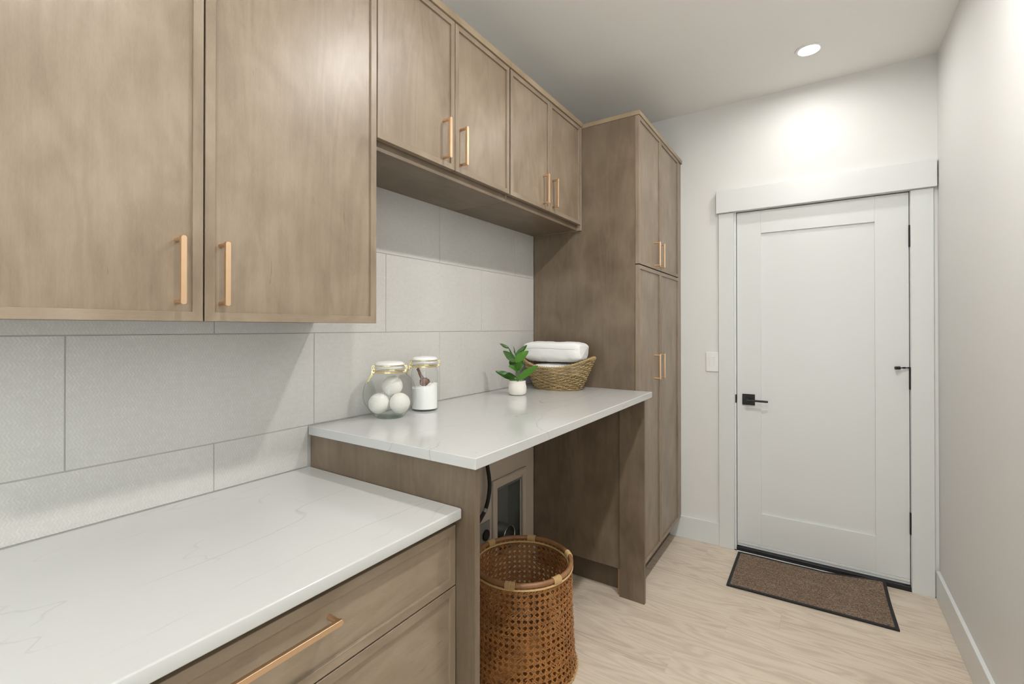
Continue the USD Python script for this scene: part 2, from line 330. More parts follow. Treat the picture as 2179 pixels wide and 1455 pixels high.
# terry towel, wool, mat, leaf
mat('terry', {'g': ('geometry', {}), 'n': ('noise_texture', dict(scale=600.0, detail=3)), 'b': ('bump', dict(strength=0.5, distance=0.002)),
              'p': ('principled_bsdf', dict(base_color=(0.83, 0.825, 0.81), roughness=0.95, sheen_weight=0.3))},
    [('g.position', 'n.vector'), ('n.fac', 'b.height'), ('b.normal', 'p.normal')])
mat('wool', {'g': ('geometry', {}), 'n': ('noise_texture', dict(scale=300.0, detail=4)), 'b': ('bump', dict(strength=0.5, distance=0.003)),
             'p': ('principled_bsdf', dict(base_color=(0.74, 0.72, 0.67), roughness=0.95, sheen_weight=0.4))},
    [('g.position', 'n.vector'), ('n.fac', 'b.height'), ('b.normal', 'p.normal')])
mat('mat_weave', {
    'g': ('geometry', {}), 'm': ('mapping', dict(mapping_type='point', rotation=(0, 0, -0.03), scale=(250, 380, 1))), 'ck': ('voronoi_texture', dict(scale=1.0, randomness=0.35)),
    'w': ('white_noise_texture', dict()), 'n': ('noise_texture', dict(scale=26.0, detail=3)), 'ms': ('mapping', dict(mapping_type='point', scale=(5, 42, 1))), 'st': ('noise_texture', dict(scale=1.0, detail=2)),
    'hv': ('separate_color', {}), 'a': math_('multiply_add', b=0.62), 'a2': math_('multiply_add', b=0.30, c=-0.13), 'r': ('rgb_ramp', dict(ramp=[(0.0, (0.085, 0.058, 0.040)), (0.35, (0.22, 0.155, 0.105)), (0.6, (0.36, 0.265, 0.19)), (1.0, (0.60, 0.47, 0.36))])),
    'hm': ('mix', dict(mix_type='mix', color2=(0.30, 0.12, 0.03))), 'hf': ('map_range', dict(from_min=0.58, from_max=0.72, to_min=0.0, to_max=0.42, clamp=True)),
    'b': ('bump', dict(strength=0.8, distance=0.003)), 'p': ('principled_bsdf', dict(roughness=0.9))},
    [('g.position', 'm.vector'), ('m.vector', 'ck.vector'), ('ck.color', 'hv.color'), ('g.position', 'ms.vector'), ('ms.vector', 'st.vector'), ('st.fac', 'a2.value1'), ('hv.r', 'a.value1'),
     ('a2.value', 'a.value3'), ('a.value', 'r.fac'), ('g.position', 'n.vector'), ('n.fac', 'hf.value'), ('r.color', 'hm.color1'), ('hf.result', 'hm.fac'), ('hm.color', 'p.base_color'),
     ('ck.distance', 'b.height'), ('b.normal', 'p.normal')])
def leafmat(name, c1, c2):
    mat(name, {'g': ('geometry', {}), 'n': ('noise_texture', dict(scale=60.0, detail=2)), 'c': ('mix', dict(color1=c1, color2=c2)), 'p': ('principled_bsdf', dict(roughness=0.36)),
               't': ('translucent_bsdf', dict(color=(0.22, 0.42, 0.05))), 'x': ('mix_closure', dict(fac=0.18))},
        [('g.position', 'n.vector'), ('n.fac', 'c.fac'), ('c.color', 'p.base_color'), ('p.BSDF', 'x.closure1'), ('t.BSDF', 'x.closure2')], surface='x.closure')
leafmat('leaf_dark', (0.022, 0.085, 0.010), (0.05, 0.14, 0.018))
leafmat('leaf_light', (0.06, 0.20, 0.020), (0.11, 0.28, 0.035))
plain('stem_green', (0.10, 0.20, 0.04), 0.5)

# ------------------------------------------------------------------ the room
rng = random.Random(5)
UY0, UY1, UZ0, UZ1, UX = 0.8788, 2.2805, 1.015, 1.0435, 0.6755      # raised counter
LZ0, LZ1, LX, LY = 0.887, 0.914, 0.6294, 0.8845                     # low counter

fl = holder('floor', kind='structure')
obj('underlay', bx(-0.1, W + 0.1, Y0 - 0.1, D + 0.1, -0.08, -0.012, 0), 'dark_gap', fl)
PW, PL = 0.181, 1.22
y, row = D + 0.02 - 0.031, 0
offs = [0.35, 0.95, 0.55, 1.12, 0.12, 0.74]
while y > Y0:
    y1, y0 = y, max(y - PW, Y0 - 0.05)
    x = -offs[row % 6] - 0.02 - rng.random() * 0.1
    while x < W:
        a, b = max(x, -0.02), min(x + PL, W + 0.02)
        if b - a > 0.01:
            obj('plank', bx(a + 0.0001, b - 0.0001, y0 + 0.0001, y1 - 0.0001, -0.012, 0.0, 0.0002), 'plank', fl)
        x += PL
    y -= PW
    row += 1

obj('ceiling', bx(-0.1, W + 0.1, Y0 - 0.1, D + 0.1, H, H + 0.1, 0), 'ceiling_paint', kind='structure')
SY0, SY1, SZ0, SZ1 = -2.15, -0.35, 0.70, 2.35        # opening of the added side window, out of view, for fill
obj('wall_right', cat([bx(W, W + 0.1, SY1, D + 0.1, 0, H, 0), bx(W, W + 0.1, Y0 - 0.1, SY0, 0, H, 0), bx(W, W + 0.1, SY0, SY1, 0, SZ0, 0), bx(W, W + 0.1, SY0, SY1, SZ1, H, 0)]), 'wall_paint', kind='structure')
GX0, GX1, GZ0, GZ1 = 0.75, 1.70, 0.30, 2.10          # opening of the added window behind the camera, for fill
obj('wall_front', cat([bx(-0.1, GX0, Y0 - 0.1, Y0, 0, H, 0), bx(GX1, W + 0.1, Y0 - 0.1, Y0, 0, H, 0), bx(GX0, GX1, Y0 - 0.1, Y0, 0, GZ0, 0), bx(GX0, GX1, Y0 - 0.1, Y0, GZ1, H, 0)]), 'wall_paint', kind='structure')
wn = holder('window_1', kind='structure')  # made-up window behind the camera, added to let fill light in
obj('frame', cat([bx(GX0, GX0 + 0.05, Y0 - 0.08, Y0 - 0.02, GZ0, GZ1), bx(GX1 - 0.05, GX1, Y0 - 0.08, Y0 - 0.02, GZ0, GZ1), bx(GX0 + 0.05, GX1 - 0.05, Y0 - 0.08, Y0 - 0.02, GZ0, GZ0 + 0.05),
                  bx(GX0 + 0.05, GX1 - 0.05, Y0 - 0.08, Y0 - 0.02, GZ1 - 0.05, GZ1), bx(1.23, 1.27, Y0 - 0.08, Y0 - 0.02, GZ0 + 0.05, GZ1 - 0.05)]), 'trim_paint', wn)
for a_, b_ in ((GX0 + 0.05, 1.23), (1.27, GX1 - 0.05)):
    obj('pane', bx(a_, b_, Y0 - 0.052, Y0 - 0.048, GZ0 + 0.05, GZ1 - 0.05, 0), 'pane_glass', wn)
DX0, DX1, DZ1 = 0.9365, 1.7480, 2.0625
obj('wall_back', cat([bx(-0.1, DX0 - 0.014, D, D + 0.12, 0, H, 0), bx(DX1 + 0.014, W, D, D + 0.12, 0, H, 0), bx(DX0 - 0.014, DX1 + 0.014, D, D + 0.12, DZ1 + 0.014, H, 0)]), 'wall_paint', kind='structure')

wl = holder('wall_left', kind='structure')
VY0, VY1, VZ0, VZ1 = 1.9075, 2.155, 0.185, 0.545      # opening of the dryer vent box
obj('plaster', cat([bx(-0.1, -0.010, Y0 - 0.1, VY0, 0, H, 0), bx(-0.1, -0.010, VY1, D + 0.1, 0, H, 0), bx(-0.1, -0.010, VY0, VY1, 0, VZ0, 0), bx(-0.1, -0.010, VY0, VY1, VZ1, H, 0)]), 'wall_paint', wl)
TY0 = -0.30
obj('grout', bx(-0.010, -0.0015, TY0, UY1, LZ1 - 0.03, 1.94, 0), 'grout', wl)
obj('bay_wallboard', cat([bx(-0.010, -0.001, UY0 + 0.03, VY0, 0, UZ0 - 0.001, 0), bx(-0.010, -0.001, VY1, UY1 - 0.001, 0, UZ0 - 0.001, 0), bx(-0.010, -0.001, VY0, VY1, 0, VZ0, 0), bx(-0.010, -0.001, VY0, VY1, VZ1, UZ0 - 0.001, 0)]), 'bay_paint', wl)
C1, TP, J0, TW = 1.0448, 0.2951, 0.3052, 0.5935
for r_ in range(-1, 4):
    z0, z1 = C1 + r_ * TP, C1 + (r_ + 1) * TP
    sh = 0.0 if r_ % 2 == 0 else TW / 2
    for k in range(-3, 6):
        a, b = J0 + sh + k * TW, J0 + sh + (k + 1) * TW
        a, b = max(a, TY0), min(b, UY1 - 0.0005)
        zz0, zz1 = max(z0, LZ1 + 0.0005), min(z1, 1.9395)
        if r_ == -1:
            b = min(b, UY0 - 0.0005)
        elif r_ == 0:
            zz0 = z0
        if b - a < 0.01 or zz1 - zz0 < 0.01:
            continue
        obj('tile', bx(-0.0095, 0.0, a + 0.0014, b - 0.0014, zz0 + 0.0014, zz1 - 0.0014, 0.0007), 'tile', wl)

# baseboards, casings, header
obj('baseboard_right', bx(W - 0.0145, W, Y0, D - 0.016, 0, 0.1405, 0.0015), 'trim_paint', kind='structure')
obj('baseboard_back', bx(0.535, 0.8355, D - 0.0145, D, 0, 0.1405, 0.0015), 'trim_paint', kind='structure')
obj('trim_1', bx(0.836, 0.9225, D - 0.016, D, 0, 2.066, 0.0015), 'trim_paint', kind='structure')
obj('trim_2', bx(1.7520, 1.8420, D - 0.016, D, 0, 2.066, 0.0015), 'trim_paint', kind='structure')
obj('trim_3', bx(0.8245, 1.8530, D - 0.034, D, 2.067, 2.2050, 0.0015), 'trim_paint', kind='structure')

wn = holder('window_2', kind='structure')  # made-up side window, unseen, added to brighten the cabinet fronts
ym = (SY0 + SY1) / 2
obj('frame', cat([bx(W + 0.02, W + 0.08, SY0, SY0 + 0.05, SZ0, SZ1), bx(W + 0.02, W + 0.08, SY1 - 0.05, SY1, SZ0, SZ1), bx(W + 0.02, W + 0.08, SY0 + 0.05, SY1 - 0.05, SZ0, SZ0 + 0.05),
                  bx(W + 0.02, W + 0.08, SY0 + 0.05, SY1 - 0.05, SZ1 - 0.05, SZ1), bx(W + 0.02, W + 0.08, ym - 0.02, ym + 0.02, SZ0 + 0.05, SZ1 - 0.05)]), 'trim_paint', wn)
for a_, b_ in ((SY0 + 0.05, ym - 0.02), (ym + 0.02, SY1 - 0.05)):
    obj('pane', bx(W + 0.048, W + 0.052, a_, b_, SZ0 + 0.05, SZ1 - 0.05, 0), 'pane_glass', wn)

# the white door in its frame
dr = holder('door_1', kind='structure')
DF = D + 0.008                                     # face of the slab
def ring4(u0, u1, v0, v1, prof, put):
    """Four mitred bars round a rectangle. prof: (inset, height) loop; put(u, v, h) places a point."""
    out = []
    c = [(u0, v0, 1, 1), (u1, v0, -1, 1), (u1, v1, -1, -1), (u0, v1, 1, -1)]
    for k in range(4):
        P = []
        for (u, v, su, sv) in (c[k], c[(k + 1) % 4]):
            P.append([put(u + su * i, v + sv * i, h) for i, h in prof])
        P = np.array(P)
        n = len(prof)
        v_ = P.reshape(-1, 3)
        f = []
        for j in range(n):
            j2 = (j + 1) % n
            f += [[j, j2, n + j2], [j, n + j2, n + j]]
        for j in range(1, n - 1):
            f += [[0, j, j + 1], [n + j + 1, n + j, n]]
        m = trimesh.Trimesh(v_, f, process=False)
        m.fix_normals()
        out.append(m)
    return out
def shaker(u0, u1, v0, v1, width, depth, thick):
    return [(0, -thick), (0, -0.0008), (0.0008, 0), (width - 0.0005, 0), (width, -0.0006), (width, -thick)]
obj('stile', bx(DX0, DX0 + 0.131, DF, DF + 0.036, 0.0545, DZ1, 0.0012), 'trim_paint', dr)
obj('stile', bx(DX1 - 0.1405, DX1, DF, DF + 0.036, 0.0545, DZ1, 0.0012), 'trim_paint', dr)
obj('rail', bx(DX0 + 0.131, DX1 - 0.1405, DF + 0.0001, DF + 0.036, 1.926, DZ1, 0.0008), 'trim_paint', dr)
obj('rail', bx(DX0 + 0.131, DX1 - 0.1405, DF + 0.0001, DF + 0.036, 0.0545, 0.2445, 0.0008), 'trim_paint', dr)
obj('panel', bx(DX0 + 0.129, DX1 - 0.1385, DF + 0.0105, DF + 0.03, 0.243, 1.928, 0), 'trim_paint', dr)
obj('jamb', cat([bx(DX0 - 0.014, DX0 - 0.0028, D - 0.001, D + 0.12, 0, DZ1 + 0.014, 0.001), bx(DX1 + 0.0028, DX1 + 0.014, D - 0.001, D + 0.12, 0, DZ1 + 0.014, 0.001),
                 bx(DX0 - 0.0028, DX1 + 0.0028, D - 0.001, D + 0.12, DZ1 + 0.004, DZ1 + 0.014, 0.001)]), 'trim_paint', dr)
obj('weatherstrip', cat([bx(DX0 - 0.0028, DX0 + 0.012, DF + 0.0365, DF + 0.05, 0.02, DZ1 + 0.004, 0), bx(DX1 - 0.012, DX1 + 0.0028, DF + 0.0365, DF + 0.05, 0.02, DZ1 + 0.004, 0),
                         bx(DX0, DX1, DF + 0.0365, DF + 0.05, DZ1 - 0.012, DZ1 + 0.004, 0)]), 'dark_gap', dr)
obj('door_sweep', cat([bx(DX0 + 0.001, DX1 - 0.001, DF - 0.004, DF + 0.03, 0.0410, 0.0535, 0.001), bx(DX0 + 0.001, DX1 - 0.001, DF - 0.002, DF + 0.03, 0.0280, 0.0385, 0.001)]), 'trim_paint', dr)
obj('threshold', cat([bx(DX0 - 0.002, DX1 + 0.002, D - 0.012, D + 0.118, 0.0, 0.024, 0.002)]), 'black_rubber', dr, label='black door threshold')
obj('threshold_edge', bx(DX0 + 0.0, DX0 + 0.52, D - 0.030, D - 0.0125, 0.0, 0.004, 0.001), 'gasket', dr)
for i, (za, zb) in enumerate(((1.7765, 1.8891), (1.0384, 1.149), (0.2909, 0.4025))):
    h_ = cat([tube([(DX1 + 0.0035, DF - 0.0065, za), (DX1 + 0.0035, DF - 0.0065, zb)], 0.0058, 12), bx(DX1 - 0.002, DX1 + 0.0028, DF - 0.004, DF + 0.02, za + 0.002, zb - 0.002, 0.0005)]
             + [tube([(DX1 + 0.0035, DF - 0.0065, za + (zb - za) * t - 0.0008), (DX1 + 0.0035, DF - 0.0065, za + (zb - za) * t + 0.0008)], 0.0062, 12) for t in (0.02, 0.2, 0.4, 0.6, 0.8, 0.98)])
    hp = obj('hinge', h_, 'black_metal', dr, smooth=30, label='black butt hinge')
    if i == 1:
        z = zb + 0.002
        obj('door_stop', cat([tube([(DX1 + 0.0035, DF - 0.0065, z - 0.004), (DX1 + 0.0035, DF - 0.0065, z + 0.003)], 0.009, 14),
                              tube([(DX1 + 0.0035, DF - 0.0065, z), (DX1 - 0.045, DF - 0.024, z - 0.002)], 0.0028, 8),
                              tube([(DX1 - 0.018, DF - 0.0145, z - 0.001), (DX1 - 0.028, DF - 0.018, z - 0.0013)], 0.0046, 10),
                              tube([(DX1 - 0.040, DF - 0.0225, z - 0.002), (DX1 - 0.060, DF - 0.0295, z - 0.003)], 0.0085, 14)]), 'black_metal', hp, smooth=30)
lever = obj('rosette', bx(0.966, 1.0345, DF - 0.0085, DF, 0.8905, 0.956, 0.001), 'black_metal', dr, label='black square lever handle')
obj('lever', cat([tube([(1.0, DF - 0.008, 0.9235), (1.0, DF - 0.050, 0.9235)], 0.0115, 20), tube([(0.994, DF - 0.050, 0.9235), (1.107, DF - 0.050, 0.9235)], 0.0062, 16)]), 'black_metal', lever, smooth=35)
obj('strike', bx(DX0 - 0.009, DX0 - 0.0025, D - 0.0045, D + 0.01, 0.897, 0.951, 0.003), 'black_metal', dr, label='black latch strike plate')

# ------------------------------------------------------------------ ceiling downlights
names = ['recessed white ceiling downlight, lit, nearest to the white door', 'recessed white ceiling downlight, lit, above the raised counter',
         'recessed white ceiling downlight, lit, above the low counter', 'added unseen white ceiling downlight, lit, at the far end from the door']
for i_, (yy, lb) in enumerate(zip(LAMP_Y, names)):
    t = holder('ceiling_light', loc=(LAMP_X, yy, H), label=lb, cat='ceiling light', group='recessed downlights')
    obj('trim_ring', lathe([(0.044, -0.0005), (0.047, -0.005), (0.055, -0.0055), (0.0605, -0.0035), (0.0615, 0.0), (0.044, 0.0), (0.044, -0.0005)], 48), 'light_trim', t, smooth=30)
    obj('lens', lathe([(0.0, -0.0005), (0.0435, -0.0005), (0.0435, 0.0), (0.0, 0.0)], 48), f'lens_{i_}', t, label='glowing frosted lens')

# ------------------------------------------------------------------ cabinets
def pull(parent, x, yc, zc, length, vertical=True, bw=0.0112, proj=0.035, label=None):
    """Flat bar pull with rounded ends on two round posts; x is the face it stands on."""
    hl, r = length / 2, bw / 2
    pts = []
    for s in (-1, 1):
        for a in np.linspace(0, PI, 9):
            u, v = r * math.cos(a), s * (hl - r * 0.75 + 0.75 * r * math.sin(a))
            for d, k in ((-0.008, 0.92), (-0.007, 1.0), (-0.0012, 1.0), (0.0, 0.86)):
                pts.append((x + proj + d, u * k, v - s * (1 - k) * r))
    bar = hull(pts)
    posts = []
    for s in (-1, 1):
        v = s * (hl - 0.0065)
        posts.append(tube([(x - 0.0002, 0, v), (x + proj - 0.0075, 0, v)], 0.0048, 14))
    m = cat([bar] + posts)
    if not vertical:
        v = m.vertices.copy()
        m.vertices[:, 1], m.vertices[:, 2] = v[:, 2], v[:, 1]
        m.invert()
    m.apply_translation((0, yc, zc))
    return obj('handle', m, 'brass', parent, smooth=35, label=label or 'brushed copper-gold bar pull')

def front(name, parent, xf, y0, y1, z0, z1, width=0.0195, rec=0.006, thick=0.020, grain='z', label=None):
    """A slim-framed door or drawer front whose face lies at x = xf."""
    d = holder(name, parent, label=label)
    prof = shaker(0, 0, 0, 0, width, 0, thick)
    parts = ring4(y0, y1, z0, z1, prof, lambda u, v, h: (xf + h, u, v))
    for k, m in enumerate(parts):
        obj('rail' if k % 2 == 0 else 'stile', m, 'wood_y' if k % 2 == 0 else 'wood_z', d)
    obj('panel', bx(xf - thick + 0.002, xf - rec, y0 + width - 0.0003, y1 - width + 0.0003, z0 + width - 0.0003, z1 - width + 0.0003, 0), 'wood_' + grain, d)
    return d

XF = 0.300
# tall-door wall cabinet on the left
c = holder('wall_cabinet', label='large brown wall cabinet with two tall doors above the low white counter', cat='cabinet')
obj('body', bx(0.001, XF - 0.0215, 0.002, 0.8985, 1.372, 2.428, 0.001), 'shaded_wood_z', c)
for (a, b, hy) in ((0.004, 0.4478, 0.402), (0.4512, 0.8978, 0.4835)):
    d = front('door', c, XF, a, b, 1.369, 2.427)
    pull(d, XF - (0.006 if hy < 0.44 else 0.006), hy, 1.4690, 0.1365)
obj('top_trim', bx(0.001, XF + 0.006, 0.002, 0.8985, 2.4285, 2.4545, 0.001), 'trim_wood_y', c)

# two shallow cabinets over the appliance bay
for (ya_, yb_, ds, hs, lb, fill) in (
        (0.9000, 1.5880, ((0.9018, 1.2418), (1.2452, 1.5845)), (1.1905, 1.2790), 'short two-door brown wall cabinet next to the large wall cabinet', 0),
        (1.5882, 2.2798, ((1.5935, 1.9288), (1.9322, 2.2640)), (1.8750, 1.9640), 'short two-door brown wall cabinet touching the tall pantry cabinet', 1)):
    c = holder('bridge_cabinet', label=lb, cat='cabinet')
    obj('body', bx(0.001, XF - 0.0215, ya_, yb_ - 0.001 - 0.0145 * fill, 1.877, 2.428, 0.0012), 'shaded_wood_y', c)
    if fill:
        obj('filler_strip', bx(0.001, XF + 0.001, 2.2655, 2.2798, 1.876, 2.428, 0.001), 'wood_z', c)
    for (a, b), hy in zip(ds, hs):
        d = front('door', c, XF, a, b, 1.9055, 2.427)
        pull(d, XF - 0.006, hy, 1.9990, 0.1385)
    obj('top_trim', bx(0.001, XF + 0.006, ya_, yb_, 2.4285, 2.4545, 0.001), 'trim_wood_y', c)

# tall pantry
XT = 0.611
c = holder('pantry_cabinet', label='tall brown pantry cabinet with four doors standing beside the white door wall', cat='cabinet')
obj('body', bx(0.001, XT - 0.0215, 2.281, D - 0.002, 0.130, 2.424, 0.001), 'shaded_wood_z', c)
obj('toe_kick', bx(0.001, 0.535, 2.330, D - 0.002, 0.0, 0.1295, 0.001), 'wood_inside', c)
for (a, b, hy) in ((2.2825, 2.6570, 2.5600), (2.6605, 3.0585, 2.6460)):
    d = front('door', c, XT, a, b, 1.6790, 2.4230)
    pull(d, XT - 0.006, hy, 1.7610, 0.1365)
    d = front('door', c, XT, a, b, 0.1400, 1.6735)
    pull(d, XT - 0.006, hy, 1.1440, 0.1385)
obj('filler_strip', bx(XT - 0.0213, XT - 0.006, 3.0610, D - 0.002, 0.13, 2.424, 0.001), 'wood_z', c)
obj('top_trim', bx(0.001, XT + 0.004, 2.2802, D - 0.002, 2.4250, 2.4475, 0.001), 'trim_wood_x', c)

# supports of the raised counter
obj('divider_board', bx(0.001, 0.6690, 0.8860, 0.9050, 0.0, UZ0 - 0.0003, 0.001), 'shaded_wood_z', label='full-depth brown support panel between the low counter and the appliance bay', cat='panel')
c = holder('support_board', label='narrow brown support board under the far end of the raised counter', cat='panel')
obj('board', bx(0.5150, 0.6420, 2.2620, 2.2800, 0.0, UZ0 - 0.0003, 0.0008), 'shaded_wood_z', c)
obj('cleat', bx(0.4990, 0.5148, 2.2810, 2.2990, 0.0, 0.1285, 0.0005), 'raw_edge', c, label='raw unstained board edge')

# base cabinet with drawers
XB = 0.610
c = holder('base_cabinet', label='brown base cabinet with drawers under the low white counter', cat='cabinet')
obj('body', bx(0.001, XB - 0.0215, -0.112, 0.8835, 0.105, LZ0 - 0.0005, 0.001), 'shaded_wood_z', c)
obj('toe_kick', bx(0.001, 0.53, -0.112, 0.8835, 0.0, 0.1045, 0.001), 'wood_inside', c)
for (z0, z1, hz) in ((0.7225, 0.8700, 0.8215), (0.4200, 0.7190, 0.62), (0.1150, 0.4165, 0.32)):
    d = front('drawer', c, XB, -0.110, 0.8830, z0, z1, width=0.0205, grain='y')
    pull(d, XB - 0.006, 0.3865, hz, 0.303, vertical=False, bw=0.0115)

# counters
def slab_mesh(x0, x1, y0, y1, z0, z1, b=0.0022):
    return bx(x0, x1, y0, y1, z0, z1, b)
obj('countertop', slab_mesh(0.0005, LX, -0.116, LY, LZ0, LZ1, 0.0035), 'quartz', smooth=50, label='low white quartz countertop with grey veins on the drawer cabinet', cat='countertop')
obj('countertop', slab_mesh(0.0005, UX, UY0, UY1 - 0.0005, UZ0, UZ1, 0.0018), 'quartz', label='raised white quartz countertop carrying the jars, plant and basket', cat='countertop')

# ------------------------------------------------------------------ things on the raised counter
R3, F3 = np.array([math.cos(ya), math.sin(ya), 0]), np.array([-math.sin(ya), math.cos(ya), 0])

def smooth_prof(pts, n):
    return curve(np.array(pts), n)

def jar(loc, body, neck_r, lid_z, lid_r, name, lb, lever_len):
    """Clip-top jar turned so that its clasp lies to the left and its hinge to the right."""
    t = holder(name, loc=loc, rotz=YAW, label=lb, cat='jar')
    outer = body
    inner = [(max(r - 0.0025, 0.0), z) for r, z in body[::-1]]
    inner = [(r, max(z, 0.0065)) for r, z in inner]
    inner[-1] = (0.0, 0.0065)
    obj('glass', lathe(list(outer[1:]), 64), 'jar_glass', t, smooth=40)
    rb = body[1][0]
    obj('base', lathe([(0, 0.0004), (rb - 0.001, 0.0004), (rb + 0.0005, 0.0055), (0, 0.0055)], 64), 'base_glass', t, smooth=40, label='thick greenish glass base')
    z = lid_z
    obj('gasket', lathe([(neck_r - 0.008, z - 0.002), (neck_r + 0.002, z - 0.002), (neck_r + 0.0022, z + 0.002), (neck_r - 0.008, z + 0.002), (neck_r - 0.008, z - 0.002)], 48), 'gasket', t, smooth=40)
    obj('lid', lathe([(0, z + 0.0022), (lid_r - 0.002, z + 0.0022), (lid_r, z + 0.005), (lid_r, z + 0.010), (lid_r - 0.003, z + 0.0145), (lid_r * 0.8, z + 0.0185), (lid_r * 0.4, z + 0.0205), (0, z + 0.021)], 64), 'ceramic_lid', t, smooth=40, label='white ceramic lid')
    w = []
    a = np.linspace(0, 2 * PI, 64, endpoint=False)
    ringp = lambda r, zz: np.stack([r * np.cos(a), r * np.sin(a), 0 * a + zz], 1)
    w.append(tube(ringp(lid_r + 0.001, z + 0.0068), 0.0017, 8, closed=True))
    nr = neck_r + 0.0012
    w.append(tube(ringp(nr, z - 0.015), 0.0014, 8, closed=True))
    w.append(tube(ringp(nr, z - 0.0185), 0.0012, 8, closed=True))
    L = lid_r + 0.001
    # lever side
    for s in (-1, 1):
        yk = s * 0.011
        w.append(tube(curve([(-L, yk, z + 0.0068), (-L - 0.006, yk, z + 0.003), (-L - 0.0065, yk, z - 0.010), (-L - 0.002, yk * 0.9, z - 0.018)], 16), 0.0013, 8))
        w.append(tube(curve([(-L - 0.001, yk, z - 0.003), (-L - 0.0075, yk, z - 0.016), (-L - 0.009, yk, z - 0.026), (-L - 0.010 - lever_len * 0.5, yk * 0.9, z - 0.034 - lever_len * 0.25), (-L - 0.010 - lever_len, yk * 0.75, z - 0.038 - lever_len * 0.9)], 28), 0.0014, 8))
        w.append(tube(curve([(-nr, yk, z - 0.0165), (-L - 0.004, yk, z - 0.018), (-L - 0.007, yk, z - 0.023)], 10), 0.0012, 8))
    w.append(tube([(-L - 0.010 - lever_len, -0.0085, z - 0.038 - lever_len * 0.9), (-L - 0.010 - lever_len, 0.0085, z - 0.038 - lever_len * 0.9)], 0.0015, 8))
    w.append(tube([(-L - 0.0068, -0.012, z - 0.016), (-L - 0.0068, 0.012, z - 0.016)], 0.003, 10))
    w.append(tube([(-L - 0.0075, -0.011, z - 0.026), (-L - 0.0075, 0.011, z - 0.026)], 0.002, 10))
    # hinge side
    for s in (-1, 1):
        yk = s * 0.009
        w.append(tube(curve([(L, yk, z + 0.0068), (L + 0.005, yk, z + 0.005), (L + 0.0085, yk, z - 0.006), (L + 0.006, yk, z - 0.014), (nr, yk, z - 0.0165)], 20), 0.0013, 8))
        w.append(tube(curve([(L + 0.0075, yk, z - 0.007), (L + 0.003, yk, z - 0.011), (L + 0.0075, yk, z - 0.015)], 10), 0.0013, 8))
    w.append(tube([(L + 0.0065, -0.0105, z - 0.012), (L + 0.0065, 0.0105, z - 0.012)], 0.0026, 10))
    obj('wire_clasp', cat(w), 'gold_wire', t, smooth=40, label='gold wire bail clasp')
    return t

JZ = UZ1
j1 = (0.1035, 1.1230, JZ)
b1 = [(0, 0.0002), (0.0440, 0.0002), (0.0470, 0.0025), (0.0560, 0.0120), (0.0680, 0.027), (0.0795, 0.043), (0.0867, 0.0555), (0.0900, 0.0690), (0.0905, 0.082), (0.0893, 0.096), (0.0862, 0.110), (0.0810, 0.123), (0.0730, 0.136), (0.0625, 0.1465), (0.0540, 0.1535), (0.0503, 0.1580), (0.0495, 0.1630), (0.0495, 0.1690), (0.0503, 0.1725), (0.0490, 0.1740)]
jar(j1, b1, 0.0480, 0.1760, 0.0505, 'glass_jar', 'round-bellied clip-top glass jar with white lid holding three wool balls', 0.018)
j2 = (0.0990, 1.3010, JZ)
b2 = [(0, 0.0002), (0.0455, 0.0002), (0.0490, 0.0020), (0.0505, 0.0060), (0.0505, 0.0800), (0.0505, 0.1400), (0.0500, 0.1470), (0.0480, 0.1530), (0.0462, 0.1570), (0.0460, 0.1700), (0.0460, 0.1760), (0.0470, 0.1800), (0.0460, 0.1815)]
jar(j2, b2, 0.0455, 0.1835, 0.0480, 'glass_jar', 'straight clip-top glass jar with white lid holding white powder and scoop', 0.012)

def local(loc, r, f, z):
    return np.array(loc) + R3 * r + F3 * f + np.array([0, 0, z])

for (r, f, z, rad, lb) in ((-0.0340, -0.0130, 0.0500, 0.0355, 'left white wool dryer ball at the bottom of the round jar'),
                           (0.0365, -0.0040, 0.0500, 0.0355, 'right white wool dryer ball at the bottom of the round jar'),
                           (0.0040, 0.0180, 0.1070, 0.0360, 'white wool dryer ball lying on top of the other two in the round jar')):
    s = trimesh.creation.icosphere(4, rad)
    n = s.vertices / rad
    s.vertices *= (1 + 0.03 * (meshkit.fbm(n * 3.0 + r * 50, 3) - 0.5) + 0.012 * (meshkit.noise(n * (2, 2, 26) + 5) - 0.5))[:, None]
    s.apply_translation(local(j1, r, f, z))
    obj('dryer_ball', s, 'wool', smooth=True, label=lb, cat='dryer ball', group='wool dryer balls in the round jar')

# powder: a heap in the straight jar
n, rr = 48, [0.0, 0.012, 0.024, 0.034, 0.042, 0.0474]
pv, top = [], []
for r in rr:
    for k in range(n):
        a = 2 * PI * k / n
        x_, y_ = r * math.cos(a), r * math.sin(a)
        zz = 0.092 + 0.14 * x_ + 0.05 * y_ + 0.010 * (meshkit.noise(np.array([x_ * 60, y_ * 60, 2.0])) - 0.5) + 0.006 * math.exp(-((x_ - 0.03) ** 2 + y_ ** 2) / 0.0003)
        pv.append((x_, y_, zz))
for k in range(n):
    a = 2 * PI * k / n
    pv.append((0.0474 * math.cos(a), 0.0474 * math.sin(a), 0.0072))
pv.append((0, 0, 0.0072))
f = []
for i in range(len(rr)):
    for k in range(n):
        k2 = (k + 1) % n
        f += [[i * n + k, (i + 1) * n + k, (i + 1) * n + k2], [i * n + k, (i + 1) * n + k2, i * n + k2]]
for k in range(n):
    f.append([len(rr) * n + k, len(pv) - 1, len(rr) * n + (k + 1) % n])
m = trimesh.Trimesh(np.array(pv), f, process=True)
m.apply_transform(trimesh.transformations.rotation_matrix(ya, (0, 0, 1)))
m.apply_translation(j2)
obj('powder', m, 'powder', smooth=40, label='white laundry powder filling half of the straight glass jar', cat='powder', kind='stuff')

